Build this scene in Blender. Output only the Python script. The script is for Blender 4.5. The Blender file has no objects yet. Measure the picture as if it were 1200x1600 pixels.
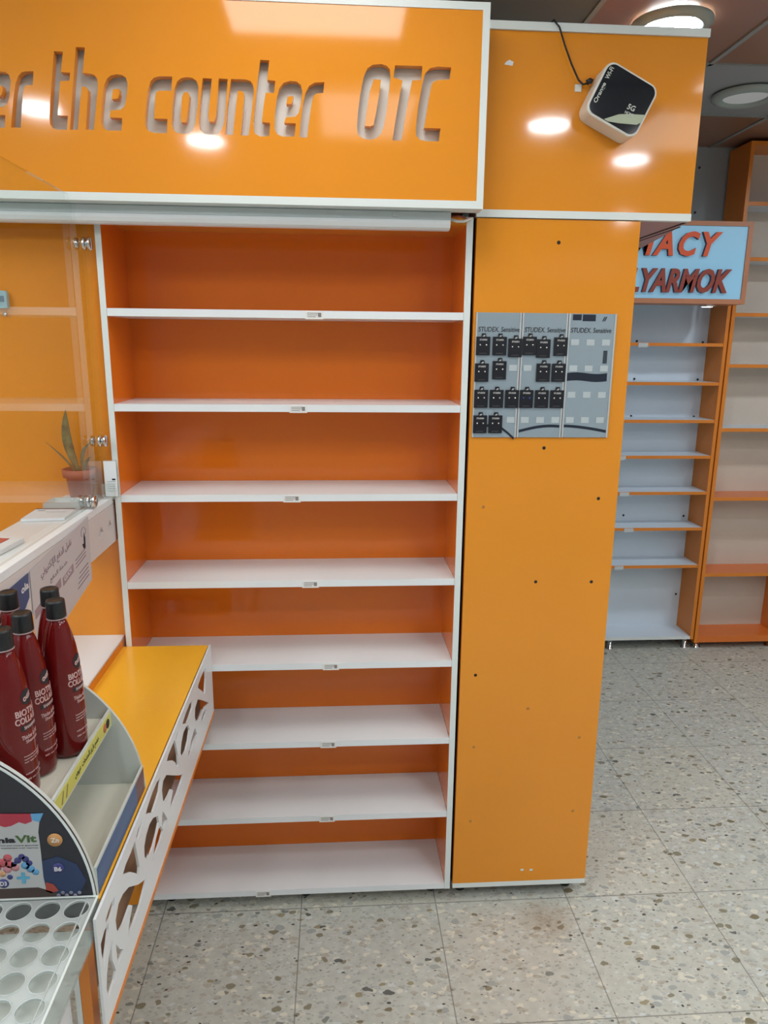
import bpy, math, random
from mathutils import Vector, Matrix
random.seed(7)
S = bpy.context.scene
COL = S.collection

# ------------------------------------------------------------------ camera
CX, CY, CZ, F = 0.0, -1.8130, 1.6258, 1119.67
PITCH, YAW, ROLL = 0.22915, 0.067253, 0.009855
_cy, _sy = math.cos(YAW), math.sin(YAW)
_F = Vector((_sy, _cy, 0)); _R = Vector((_cy, -_sy, 0)); _U = Vector((0, 0, 1))
_F2 = _F*math.cos(PITCH) - _U*math.sin(PITCH); _U2 = _U*math.cos(PITCH) + _F*math.sin(PITCH)
_R3 = _R*math.cos(ROLL) + _U2*math.sin(ROLL); _U3 = _U2*math.cos(ROLL) - _R*math.sin(ROLL)
cd = bpy.data.cameras.new('camera'); cam = bpy.data.objects.new('camera', cd); COL.objects.link(cam)
cd.sensor_fit = 'VERTICAL'; cd.sensor_height = 32.0; cd.lens = 32.0*F/1600.0
M = Matrix.Identity(4)
for i, v in enumerate((_R3, _U3, -_F2)):
    for k in range(3): M[k][i] = v[k]
M[0][3], M[1][3], M[2][3] = CX, CY, CZ
cam.matrix_world = M
cd.clip_start = 0.02
S.camera = cam

# ------------------------------------------------------------------ world, exposure
W = bpy.data.worlds.new('world'); S.world = W; W.use_nodes = True
W.node_tree.nodes['Background'].inputs[0].default_value = (0.80, 0.90, 1.0, 1)
W.node_tree.nodes['Background'].inputs[1].default_value = 0.35
S.view_settings.view_transform = 'Standard'; S.view_settings.look = 'None'
S.view_settings.gamma = 1.0; S.view_settings.exposure = -0.20
S.view_settings.use_curve_mapping = False
PANEL_E, DIM_PANEL_E, DOWN_E = 10.0, 4.4, 135.0
CEIL = 2.60

def at(px, py, ax, c):
    d = _F2 + _R3*((px-600)/F) - _U3*((py-800)/F)
    C = Vector((CX, CY, CZ)); k = 'xyz'.index(ax)
    return C + d*((c-C[k])/d[k])

# ------------------------------------------------------------------ materials
def srgb(*c):
    return tuple((v/255/12.92 if v/255 <= .04045 else ((v/255+.055)/1.055)**2.4) for v in c)
MATS = {}
def mat(name, col, rough=.5, metal=0, emit=None, es=0, trans=0, spec=.5, coat=0, ior=1.5):
    if name in MATS: return MATS[name]
    m = bpy.data.materials.new(name); m.use_nodes = True
    b = m.node_tree.nodes['Principled BSDF']
    b.inputs['Base Color'].default_value = (*col, 1); b.inputs['Roughness'].default_value = rough
    b.inputs['Metallic'].default_value = metal; b.inputs['Specular IOR Level'].default_value = spec
    b.inputs['Transmission Weight'].default_value = trans; b.inputs['IOR'].default_value = ior
    b.inputs['Coat Weight'].default_value = coat
    if emit: b.inputs['Emission Color'].default_value = (*emit, 1); b.inputs['Emission Strength'].default_value = es
    MATS[name] = m; return m
def nodes(m): return m.node_tree.nodes, m.node_tree.links
def noisy(m, scale, amt, base, detail=4):
    """soft procedural mottling of the base colour"""
    N, L = nodes(m); b = N['Principled BSDF']
    t = N.new('ShaderNodeTexNoise'); t.inputs['Scale'].default_value = scale; t.inputs['Detail'].default_value = detail
    g = N.new('ShaderNodeNewGeometry'); L.new(g.outputs['Position'], t.inputs['Vector'])
    r = N.new('ShaderNodeMapRange'); r.inputs['From Min'].default_value = .3; r.inputs['From Max'].default_value = .7
    r.inputs['To Min'].default_value = 1-amt; r.inputs['To Max'].default_value = 1+amt
    L.new(t.outputs['Fac'], r.inputs['Value'])
    mx = N.new('ShaderNodeVectorMath'); mx.operation = 'SCALE'; mx.inputs[0].default_value = base
    L.new(r.outputs[0], mx.inputs['Scale']); L.new(mx.outputs[0], b.inputs['Base Color'])
    return m
ORC = (.80, .285, .020)
ORANGE = noisy(mat('orange_gloss_laminate', ORC, .075), 3, .02, ORC)
ORANGE_M = noisy(mat('orange_matt_laminate', (.72, .22, .02), .35), 3, .03, (.72, .22, .02))
ORANGE_B = noisy(mat('orange_lit_ledge', (.98, .49, .035), .25), 3, .02, (.98, .49, .035))  # strong light on the ledge top is put into this brighter orange
WHITE = noisy(mat('white_laminate', (.80, .82, .83), .3), 5, .02, (.80, .82, .83))
WEDGE = mat('white_edge_banding', (.74, .78, .76), .4)
CREAM = noisy(mat('cream_laminate', (.62, .63, .52), .4), 6, .03, (.62, .63, .52))
GREYB = mat('grey_white_backing', (.74, .76, .72), .5)
BGW = noisy(mat('cool_white_panel', (.66, .74, .82), .4), 3, .03, (.66, .74, .82))
BEIGE = noisy(mat('beige_wall_behind', (.62, .54, .46), .5), 3, .06, (.62, .54, .46))
BLACK = mat('black_plastic', (.008, .008, .01), .35)
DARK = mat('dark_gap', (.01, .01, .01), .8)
CHROME = mat('chrome', (.7, .7, .7), .12, 1)
ALU = mat('aluminium_strip', (.62, .66, .65), .35, .2)
PLASTW = mat('white_plastic', (.74, .72, .66), .35)
PAPER = mat('white_paper', (.80, .82, .84), .6)
NAVY = mat('navy_print_reflection', (.015, .02, .035), .3)  # barcode ink, and the dark reflections painted on the earring sheets
INK = mat('ink_black', (.015, .015, .02), .6)
WINK = mat('ink_white', (.75, .72, .70), .6)
ORED = mat('orange_red_letter', (.78, .10, .02), .4)
DRED = mat('dark_letter_side', (.05, .03, .06), .5)
LWALL = noisy(mat('light_wall_paint', (.60, .61, .60), .7), 2, .03, (.60, .61, .60))
WALL = noisy(mat('grey_wall_paint', (.36, .40, .42), .7), 2, .04, (.36, .40, .42))

def clear_mat(name, tint=(1, 1, 1), rough=.02, ior=1.5, haze=0.0, hazecol=(.8, .82, .8)):
    m = bpy.data.materials.new(name); m.use_nodes = True; N, L = nodes(m)
    N.remove(N['Principled BSDF']); out = N['Material Output']
    tr = N.new('ShaderNodeBsdfTransparent'); tr.inputs[0].default_value = (*tint, 1)
    gl = N.new('ShaderNodeBsdfGlossy'); gl.inputs['Roughness'].default_value = rough
    # Schlick reflectance, the same on both faces of the sheet
    lw = N.new('ShaderNodeLayerWeight'); lw.inputs['Blend'].default_value = .5
    pw = N.new('ShaderNodeMath'); pw.operation = 'POWER'; L.new(lw.outputs['Facing'], pw.inputs[0]); pw.inputs[1].default_value = 5
    f0 = ((ior-1)/(ior+1))**2
    ma = N.new('ShaderNodeMath'); ma.operation = 'MULTIPLY_ADD'; L.new(pw.outputs[0], ma.inputs[0]); ma.inputs[1].default_value = 1-f0; ma.inputs[2].default_value = f0
    mx = N.new('ShaderNodeMixShader'); L.new(ma.outputs[0], mx.inputs[0])
    if haze > 0:
        df = N.new('ShaderNodeBsdfDiffuse'); df.inputs[0].default_value = (*hazecol, 1)
        hz = N.new('ShaderNodeMixShader'); hz.inputs[0].default_value = haze
        L.new(tr.outputs[0], hz.inputs[1]); L.new(df.outputs[0], hz.inputs[2]); L.new(hz.outputs[0], mx.inputs[1])
    else: L.new(tr.outputs[0], mx.inputs[1])
    L.new(gl.outputs[0], mx.inputs[2]); L.new(mx.outputs[0], out.inputs['Surface'])
    return m
GLASS = clear_mat('clear_glass', (.96, .98, .97), 0.0, 1.52)
ACRYL = clear_mat('clear_acrylic', (.93, .95, .94), 0.03, 1.5, .10)
ACRYL_H = clear_mat('hazy_acrylic', (.9, .92, .91), 0.05, 1.5, .45)

def floor_mat():
    m = bpy.data.materials.new('terrazzo_tiles'); m.use_nodes = True; N, L = nodes(m); b = N['Principled BSDF']
    g = N.new('ShaderNodeNewGeometry')
    def node(t, **k):
        n = N.new(t)
        for a, v in k.items(): setattr(n, a, v)
        return n
    def math_(op, a, b_=None, c=None):
        n = node('ShaderNodeMath', operation=op)
        for i, v in enumerate((a, b_, c)):
            if v is None: continue
            if isinstance(v, (int, float)): n.inputs[i].default_value = v
            else: L.new(v, n.inputs[i])
        return n.outputs[0]
    def mix(f, a, b_):
        n = node('ShaderNodeMix', data_type='RGBA')
        if isinstance(f, (int, float)): n.inputs[0].default_value = f
        else: L.new(f, n.inputs[0])
        for i, v in ((6, a), (7, b_)):
            if isinstance(v, tuple): n.inputs[i].default_value = (*v, 1)
            else: L.new(v, n.inputs[i])
        return n.outputs[2]
    sx = node('ShaderNodeSeparateXYZ'); L.new(g.outputs['Position'], sx.inputs[0])
    T = .40
    ux = math_('DIVIDE', math_('ADD', sx.outputs[0], .512+8), T); uy = math_('DIVIDE', math_('ADD', sx.outputs[1], .004+8), T)
    fx = math_('FRACT', ux); fy = math_('FRACT', uy)
    ex = math_('MINIMUM', fx, math_('SUBTRACT', 1.0, fx)); ey = math_('MINIMUM', fy, math_('SUBTRACT', 1.0, fy))
    e = math_('MINIMUM', ex, ey)
    joint = math_('LESS_THAN', e, .0042)
    cid = node('ShaderNodeCombineXYZ'); L.new(math_('FLOOR', ux), cid.inputs[0]); L.new(math_('FLOOR', uy), cid.inputs[1])
    wn = node('ShaderNodeTexWhiteNoise'); L.new(cid.outputs[0], wn.inputs['Vector'])
    # base mottling
    n1 = node('ShaderNodeTexNoise'); n1.inputs['Scale'].default_value = 38; n1.inputs['Detail'].default_value = 5
    L.new(g.outputs['Position'], n1.inputs['Vector'])
    n0 = node('ShaderNodeTexNoise'); n0.inputs['Scale'].default_value = 2.2; n0.inputs['Detail'].default_value = 3
    L.new(g.outputs['Position'], n0.inputs['Vector'])
    base = mix(n1.outputs['Fac'], (.36, .35, .305), (.68, .67, .60))
    base = mix(math_('MULTIPLY', wn.outputs['Value'], .35), base, (.62, .56, .42))
    base = mix(math_('MULTIPLY', math_('SUBTRACT', n0.outputs['Fac'], .3), .6), base, (.50, .53, .51))
    # distorted coordinates for angular chips
    nd = node('ShaderNodeTexNoise'); nd.inputs['Scale'].default_value = 30; L.new(g.outputs['Position'], nd.inputs['Vector'])
    def chips(scale, thr, size, cols, seed, strength):
        nonlocal base
        va = node('ShaderNodeVectorMath', operation='MULTIPLY_ADD'); L.new(nd.outputs['Color'], va.inputs[0])
        va.inputs[1].default_value = (.02, .02, 0); L.new(g.outputs['Position'], va.inputs[2])
        mp = node('ShaderNodeMapping'); L.new(va.outputs[0], mp.inputs[0]); mp.inputs['Rotation'].default_value = (0, 0, seed)
        mp.inputs['Scale'].default_value = (1, 1.7, 1); mp.inputs['Location'].default_value = (seed*3.1, seed, 0)
        vo = node('ShaderNodeTexVoronoi', feature='F1', distance='EUCLIDEAN'); vo.inputs['Scale'].default_value = scale
        L.new(mp.outputs[0], vo.inputs['Vector'])
        sc = node('ShaderNodeSeparateColor'); L.new(vo.outputs['Color'], sc.inputs[0])
        on = math_('GREATER_THAN', sc.outputs[0], thr)
        rad = math_('MULTIPLY', sc.outputs[1], size)
        ins = math_('LESS_THAN', vo.outputs['Distance'], rad)
        f = math_('MULTIPLY', math_('MULTIPLY', on, ins), strength)
        cr = node('ShaderNodeValToRGB'); L.new(sc.outputs[2], cr.inputs[0]); cr.color_ramp.interpolation = 'CONSTANT'
        els = cr.color_ramp.elements
        els[0].position = 0; els[0].color = (*cols[0], 1); els[1].position = 1/len(cols); els[1].color = (*cols[1], 1)
        for i, c in enumerate(cols[2:]):
            x = els.new((i+2)/len(cols)); x.color = (*c, 1)
        base = mix(f, base, cr.outputs[0])
    chips(46, .30, .64, [(.42, .37, .29), (.62, .65, .62), (.45, .45, .42), (.72, .67, .54)], .4, .75)
    chips(95, .45, .60, [(.34, .31, .26), (.66, .66, .62), (.28, .28, .26)], 1.1, .6)
    chips(30, .60, .47, [(.20, .17, .10), (.18, .19, .17), (.30, .24, .13), (.34, .35, .33)], 2.0, .85)
    chips(24, .86, .38, [(.09, .09, .08), (.18, .14, .07)], 2.7, .9)
    chips(60, .90, .40, [(.03, .03, .03), (.09, .08, .06)], .9, .9)
    # rust coloured dirt beside the column foot
    ds = node('ShaderNodeVectorMath', operation='DISTANCE'); L.new(g.outputs['Position'], ds.inputs[0]); ds.inputs[1].default_value = (.60, -.085, 0)
    st = node('ShaderNodeMapRange'); L.new(ds.outputs['Value'], st.inputs[0]); st.inputs[1].default_value = 0; st.inputs[2].default_value = .09
    st.inputs[3].default_value = .9; st.inputs[4].default_value = 0
    n2 = node('ShaderNodeTexNoise'); n2.inputs['Scale'].default_value = 90; L.new(g.outputs['Position'], n2.inputs['Vector'])
    base = mix(math_('MULTIPLY', st.outputs[0], n2.outputs['Fac']), base, (.22, .12, .04))
    base = mix(math_('MULTIPLY', joint, .65), base, (.13, .12, .10))
    L.new(base, b.inputs['Base Color']); b.inputs['Roughness'].default_value = .38
    return m
FLOOR = floor_mat()

# ------------------------------------------------------------------ mesh helpers
class MB:
    def __init__(s): s.v = []; s.f = []; s.sm = []
    def add(s, vs, fs, smooth=False):
        n = len(s.v); s.v += [tuple(v) for v in vs]; s.f += [tuple(i+n for i in f) for f in fs]; s.sm += [smooth]*len(fs); return s
    def box(s, x0, y0, z0, x1, y1, z1, M_=None):
        vs = [Vector(p) for p in ((x0,y0,z0),(x1,y0,z0),(x1,y1,z0),(x0,y1,z0),(x0,y0,z1),(x1,y0,z1),(x1,y1,z1),(x0,y1,z1))]
        if M_: vs = [M_ @ v for v in vs]
        return s.add(vs, [(0,3,2,1),(4,5,6,7),(0,1,5,4),(1,2,6,5),(2,3,7,6),(3,0,4,7)])
    def prism(s, pts, o, u, v, n, t):
        """polygon pts (a,b) in the plane o + a u + b v, extruded by t along n"""
        o, u, v, n = map(Vector, (o, u, v, n)); k = len(pts)
        A = [o+u*a+v*b for a, b in pts]; B = [p+n*t for p in A]
        fs = [tuple(reversed(range(k))), tuple(range(k, 2*k))]+[(i, (i+1) % k, (i+1) % k+k, i+k) for i in range(k)]
        return s.add(A+B, fs)
    def lathe(s, prof, o=(0, 0, 0), n=32, axis='z', smooth=True):
        vs = []; fs = []
        for r, z in prof:
            for i in range(n):
                a = 2*math.pi*i/n; c, d = r*math.cos(a), r*math.sin(a)
                p = {'z': (c, d, z), 'y': (c, z, d), 'x': (z, c, d)}[axis]
                vs.append((p[0]+o[0], p[1]+o[1], p[2]+o[2]))
        for j in range(len(prof)-1):
            for i in range(n):
                q = (j*n+i, j*n+(i+1) % n, (j+1)*n+(i+1) % n, (j+1)*n+i)
                fs.append(q if axis != 'y' else q[::-1])
        return s.add(vs, fs, smooth)
    def tube(s, pts, r, n=10, taper=None):
        pts = [Vector(p) for p in pts]; vs = []; fs = []
        for i, p in enumerate(pts):
            t = (pts[min(i+1, len(pts)-1)]-pts[max(i-1, 0)]).normalized()
            a = t.orthogonal().normalized() if i == 0 else (a-t*a.dot(t)).normalized()
            b = t.cross(a); rr = r*(taper[i] if taper else 1)
            for k in range(n):
                w = 2*math.pi*k/n; vs.append(p+a*math.cos(w)*rr+b*math.sin(w)*rr)
        for i in range(len(pts)-1):
            for k in range(n): fs.append((i*n+k, i*n+(k+1) % n, (i+1)*n+(k+1) % n, (i+1)*n+k))
        fs.append(tuple(reversed(range(n)))); fs.append(tuple(range((len(pts)-1)*n, len(pts)*n)))
        return s.add(vs, fs, True)
    def build(s, name, m, parent=None, bevel=0, seg=2):
        me = bpy.data.meshes.new(name)
        off = Vector((0, 0, 0)); q = parent
        while q: off += q.location; q = q.parent
        me.from_pydata([tuple(Vector(v)-off) for v in s.v], [], s.f); me.update()
        for p, k in zip(me.polygons, s.sm): p.use_smooth = k
        for mm in (m if isinstance(m, (list, tuple)) else [m]): me.materials.append(mm)
        o = bpy.data.objects.new(name, me); COL.objects.link(o); o.parent = parent
        if bevel:
            b = o.modifiers.new('bevel', 'BEVEL'); b.width = bevel; b.segments = seg; b.limit_method = 'ANGLE'
        return o
def box(name, m, parent, *c, bevel=.0, seg=2): return MB().box(*c).build(name, m, parent, bevel, seg)
def tag(o, label=None, cat=None, group=None, kind=None):
    if label: o['label'] = label
    if cat: o['category'] = cat
    if group: o['group'] = group
    if kind: o['kind'] = kind
    return o
def thing(name, label, cat, loc, group=None):
    o = bpy.data.objects.new(name, None); COL.objects.link(o); o.location = loc; o.empty_display_size = .05
    return tag(o, label, cat, group)
def rebase(o, z=None):
    """move a single-mesh thing's origin to the base centre of its bounding box"""
    vs = [v.co for v in o.data.vertices]
    c = Vector(((min(v.x for v in vs)+max(v.x for v in vs))/2, (min(v.y for v in vs)+max(v.y for v in vs))/2, min(v.z for v in vs)))
    o.data.transform(Matrix.Translation(-c)); o.location = o.location+c; return o
DG = None
def curve_to_geo(cu):
    o = bpy.data.objects.new('tmp', cu); COL.objects.link(o); bpy.context.view_layer.update()
    me = bpy.data.meshes.new_from_object(o.evaluated_get(bpy.context.evaluated_depsgraph_get()))
    vs = [v.co.copy() for v in me.vertices]; fs = [tuple(p.vertices) for p in me.polygons]
    bpy.data.objects.remove(o); bpy.data.meshes.remove(me); bpy.data.curves.remove(cu)
    return vs, fs
def cutboard(loops, o, u, v, n, t):
    """flat board with holes: loops[0] outline, others holes, in plane coordinates; thickness t along n"""
    cu = bpy.data.curves.new('c', 'CURVE'); cu.dimensions = '2D'; cu.fill_mode = 'BOTH'; cu.extrude = t/2
    for lp in loops:
        sp = cu.splines.new('POLY'); sp.points.add(len(lp)-1)
        for q, (a, b) in zip(sp.points, lp): q.co = (a, b, 0, 1)
        sp.use_cyclic_u = True
    vs, fs = curve_to_geo(cu); o, u, v, n = map(Vector, (o, u, v, n))
    return MB().add([o+u*p.x+v*p.y+n*(p.z+t/2) for p in vs], fs)
AR = {'ا': ('\ufe8d', '\ufe8e'), 'ل': ('\ufedd', '\ufede', '\ufedf', '\ufee0'), 'إ': ('\ufe87', '\ufe88'), 'ك': ('\ufed9', '\ufeda', '\ufedb', '\ufedc'),
      'ت': ('\ufe95', '\ufe96', '\ufe97', '\ufe98'), 'ر': ('\ufead', '\ufeae'), 'و': ('\ufeed', '\ufeee'), 'ن': ('\ufee5', '\ufee6', '\ufee7', '\ufee8'),
      'ي': ('\ufef1', '\ufef2', '\ufef3', '\ufef4'), 'د': ('\ufea9', '\ufeaa'), 'ف': ('\ufed1', '\ufed2', '\ufed3', '\ufed4'), 'ع': ('\ufec9', '\ufeca', '\ufecb', '\ufecc'),
      'ق': ('\ufed5', '\ufed6', '\ufed7', '\ufed8'), 'ب': ('\ufe8f', '\ufe90', '\ufe91', '\ufe92'), 'م': ('\ufee1', '\ufee2', '\ufee3', '\ufee4'),
      'خ': ('\ufea5', '\ufea6', '\ufea7', '\ufea8'), 'ة': ('\ufe93', '\ufe94'), 'ش': ('\ufeb5', '\ufeb6', '\ufeb7', '\ufeb8'), 'ص': ('\ufeb9', '\ufeba', '\ufebb', '\ufebc'),
      'ح': ('\ufea1', '\ufea2', '\ufea3', '\ufea4'), 'س': ('\ufeb1', '\ufeb2', '\ufeb3', '\ufeb4')}
def arabic(s):
    out = []
    for i, c in enumerate(s):
        if c not in AR: out.append(c); continue
        prev = i > 0 and s[i-1] in AR and len(AR[s[i-1]]) == 4
        nxt = i < len(s)-1 and s[i+1] in AR; f = AR[c]
        if len(f) == 4: out.append(f[3] if prev and nxt else f[1] if prev else f[2] if nxt else f[0])
        else: out.append(f[1] if prev else f[0])
    return ''.join(reversed(out))
def text_geo(body, t=0.0, bold=0.0, shear=0.0, space=1.0):
    cu = bpy.data.curves.new('t', 'FONT'); cu.body = body; cu.size = 1; cu.offset = bold; cu.shear = shear
    cu.space_character = space; cu.resolution_u = 3; cu.extrude = t
    vs, fs = curve_to_geo(cu)
    x0, x1 = min(v.x for v in vs), max(v.x for v in vs); y0, y1 = min(v.y for v in vs), max(v.y for v in vs)
    return [Vector(((v.x-x0)/(x1-x0), (v.y-y0)/(y1-y0), v.z)) for v in vs], fs
def lettering(name, body, o, u, v, m, parent, thick=.0006, **k):
    """text stretched over the parallelogram o, u, v, standing thick proud of it"""
    vs, fs = text_geo(body, t=1.0, **k); o, u, v = Vector(o), Vector(u), Vector(v); n = u.cross(v).normalized()
    return MB().add([o+u*p.x+v*p.y+n*(thick*(p.z+1)/2) for p in vs], fs).build(name, m, parent)

# ------------------------------------------------------------------ room
box('floor', FLOOR, None, -3.2, -4.6, -.05, 3.6, 2.1, 0)['kind'] = 'structure'
box('wall_back', WALL, None, -3.2, 1.96, 0, 3.6, 2.10, CEIL)['kind'] = 'structure'
box('wall_left', LWALL, None, -3.3, -4.6, 0, -3.2, 2.1, CEIL)['kind'] = 'structure'
box('wall_right', LWALL, None, 3.6, -4.6, 0, 3.7, 2.1, CEIL)['kind'] = 'structure'
# front wall behind the viewer with a wide shop window
fw = MB(); fw.box(-3.2, -4.7, 0, 3.6, -4.6, .5).box(-3.2, -4.7, 2.2, 3.6, -4.6, CEIL).box(-3.2, -4.7, .5, -2.2, -4.6, 2.2).box(2.6, -4.7, .5, 3.6, -4.6, 2.2)
fw.build('wall_front', LWALL)['kind'] = 'structure'
wi = MB().box(-2.2, -4.66, .5, 2.6, -4.64, 2.2).build('window_1', GLASS); wi['kind'] = 'structure'

# ceiling: 55 cm tiles in a grid of thin bars
CT_G = mat('ceiling_tile_grey', (.33, .35, .36), .45)
CT_B = mat('ceiling_tile_brown', (.30, .16, .10), .3)
CT_D = mat('ceiling_tile_dark', (.14, .15, .13), .5)
CBAR = mat('ceiling_bar', (.30, .33, .33), .5)
cx0, cy0, ct = 1.317, .916, .545
cg, cb, cdk, bars, cw_ = MB(), MB(), MB(), MB(), MB()
for i in range(-9, 5):
    for j in range(-11, 3):
        x, y = cx0+i*ct, cy0+j*ct
        if x > 3.55 or y > 1.99: continue
        x1, y1 = min(x+ct, 3.6), min(y+ct, 1.99)
        if y < -.8: t = cw_
        elif j == 0: t = cg if i >= 0 else cb
        elif i <= -2: t = cdk
        else: t = cb
        t.box(x+.006, y+.006, CEIL, x1-.006, y1-.006, CEIL+.02)
for i in range(-9, 6): 
    if cx0+i*ct < 3.6: bars.box(cx0+i*ct-.008, -4.6, CEIL-.006, cx0+i*ct+.008, 1.96, CEIL+.02)
for j in range(-10, 3):
    if cy0+j*ct < 1.96: bars.box(-3.2, cy0+j*ct-.008, CEIL-.006, 3.6, cy0+j*ct+.008, CEIL+.02)
ce = bpy.data.objects.new('ceiling', None); COL.objects.link(ce); ce.location = (0, -1, CEIL); ce['kind'] = 'structure'
cg.build('grey_tiles', CT_G, ce); cw_.build('white_tiles', mat('ceiling_tile_white', (.72, .74, .74), .6), ce); cb.build('brown_tiles', CT_B, ce); cdk.build('dark_tiles', CT_D, ce); bars.build('grid_bars', CBAR, ce)
box('slab', WALL, ce, -3.2, -4.6, CEIL+.03, 3.6, 2.1, CEIL+.10)

# ------------------------------------------------------------------ ceiling lights
def panel_light(x0, y0, x1, y1, e, label, colr=(.98, .97, .95)):
    t = thing('panel_light', label, 'ceiling light', ((x0+x1)/2, (y0+y1)/2, CEIL-.02), 'flat light panels in the ceiling')
    em = mat('panel_glow_%g' % e, (.8, .8, .8), .5, emit=colr, es=e)
    box('diffuser', em, t, x0+.01, y0+.01, CEIL-.016, x1-.01, y1-.01, CEIL-.010)
    f = MB(); f.box(x0, y0, CEIL-.02, x1, y0+.012, CEIL-.006).box(x0, y1-.012, CEIL-.02, x1, y1, CEIL-.006)
    f.box(x0, y0, CEIL-.02, x0+.012, y1, CEIL-.006).box(x1-.012, y0, CEIL-.02, x1, y1, CEIL-.006); f.build('frame', ALU, t)
panel_light(-.33, -.95, .22, -.40, PANEL_E, 'square light panel mirrored along the top of the cut-letter signboard')
panel_light(-.07, -2.08, .34, -1.45, DIM_PANEL_E, 'square light panel mirrored faintly over the last sign letters')
panel_light(1.34, -1.98, 1.90, -1.38, DIM_PANEL_E, 'square light panel mirrored beside the white wireless box')
panel_light(-1.95, -1.2, -1.35, -.6, 11.5, 'added fill light panel over the counter beyond the left picture edge')  # unseen extra panel, added to brighten the lower shelves
panel_light(1.35, -1.15, 1.95, -.55, 11.0, 'added fill light panel in front of the pillar beyond the right picture edge')  # its counterpart on the right, also added as fill
def downlight(x, y, r, e, label, group=None):
    t = thing('downlight', label, 'ceiling light', (x, y, CEIL-.03), group)
    MB().lathe([(r*.66, -.002), (r*.66, -.012), (r*.80, -.022), (r, -.010), (r, -.001)], (x, y, CEIL-.005), 40).build('rim', mat('lamp_rim', (.36, .42, .40), .4), t)
    em = mat('downlight_glow_%g' % e, (.7, .72, .7), .5, emit=(.86, .94, 1), es=e)
    MB().lathe([(.0001, -.010), (r*.665, -.010)], (x, y, CEIL-.003), 40).build('lens', em, t)
G = 'round downlights mirrored in the glossy boards'
downlight(1.03, .60, .12, 150.0, 'lit round downlight showing just over the orange header board')
downlight(1.61, 1.20, .125, 0.12, 'unlit round downlight in the grey ceiling tile, far right')
downlight(-1.25, -1.79, .13, DOWN_E, 'round downlight mirrored left of the word the', G)
downlight(-.63, -2.22, .13, DOWN_E, 'round downlight mirrored under the word counter', G)
downlight(.95, -1.63, .13, DOWN_E, 'round downlight mirrored left of the white wireless box', G)
downlight(1.55, -2.18, .13, DOWN_E, 'round downlight mirrored below the white wireless box', G)
for x, y, n in [(-1.95, -2.0, 'left of the viewer'), (-2.7, -2.6, 'far left behind the viewer'), (-2.4, -3.8, 'at the back left of the shop'), 
                (2.95, -2.9, 'at the back right of the shop'), (2.5, -.3, 'right of the pillar beyond the picture edge'), (2.45, .65, 'in front of the tall orange unit'), (-2.4, -3.1, 'behind the viewer to the left'), (2.2, -3.9, 'behind the viewer to the right')]:
    downlight(x, y, .10, 260.0, 'added fill downlight in the ceiling '+n, 'added fill downlights out of the picture')  # unseen extra lamps, added to lift the room's brightness

# ------------------------------------------------------------------ right bay shelf unit
ZT = 1.925
u = thing('shelf_unit', 'tall empty shelf unit with orange back and white shelves between counter and pillar', 'shelving', (-.115, .1, .045))
ORBACK = noisy(mat('orange_back_laminate', (.80, .178, .012), .10), 3, .02, (.80, .178, .012))
box('back_panel', ORBACK, u, -.546, .20, .045, .314, .218, ZT)
def side(name, x0, x1, parent, y0=0.0, y1=.218, z0=.045, z1=ZT, inner=None):
    s_ = box(name, inner or ORBACK, parent, x0, y0+.0015, z0, x1, y1, z1)
    box('edge_band', WEDGE, s_, x0, y0, z0, x1, y0+.0015, z1)
side('side_panel', .314, .330, u); side('side_panel', -.560, -.546, u)
stick = [(411, 1384), (511, 1279), (513, 1163), (517, 1039), (485, 905), (456, 778), (466, 641), (491, 491)]
zsh = [.045, .289, .526, .762, .999, 1.231, 1.460, 1.687]
STK = mat('price_sticker', (.80, .78, .74), .6); STO = mat('sticker_orange', (.75, .35, .08), .6)
for k, z in enumerate(zsh):
    x0 = -.5455
    sh = box('shelf', WHITE, u, x0, .001, z, .3135, .1995, z+.018)
    px, py = stick[k]; c = at(px, py, 'y', -.001)
    g_ = mat('sticker_ink', (.25, .22, .22), .7)
    st = MB().box(c.x-.022, -.0012, z-.002, c.x+.022, .0008, z+.0165).build('price_label', STK, sh)
    for q, (a, b) in enumerate(((-.018, .004), (-.018, .008), (-.018, .012))):
        pass
    b = MB()
    for q in range(3): b.box(c.x-.017, -.0016, z+.003+q*.0042, c.x+.004+.004*q, -.0012, z+.0045+q*.0042)
    b.box(c.x+.009, -.0016, z+.003, c.x+.017, -.0012, z+.013)
    # text lines printed on the label
    me = b.build('print', g_, None); me.parent = sh; me.data.transform(Matrix.Translation(-u.location))
box('top_board', ORANGE, u, -.546, .001, 1.907, .314, .20, ZT)
for x in (.28, -.1, -.5): MB().lathe([(.016, 0), (.016, .043), (.0001, .043)], (x, .06, .001)).build('foot', BLACK, u)

# ------------------------------------------------------------------ flat orange panel of the left bay
lp = thing('wall_panel', 'flat orange panel behind the glass screen and potted plant', 'panel', (-1.1, .035, .01))
box('board', ORANGE, lp, -1.75, .026, .01, -.562, .044, ZT)

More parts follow.
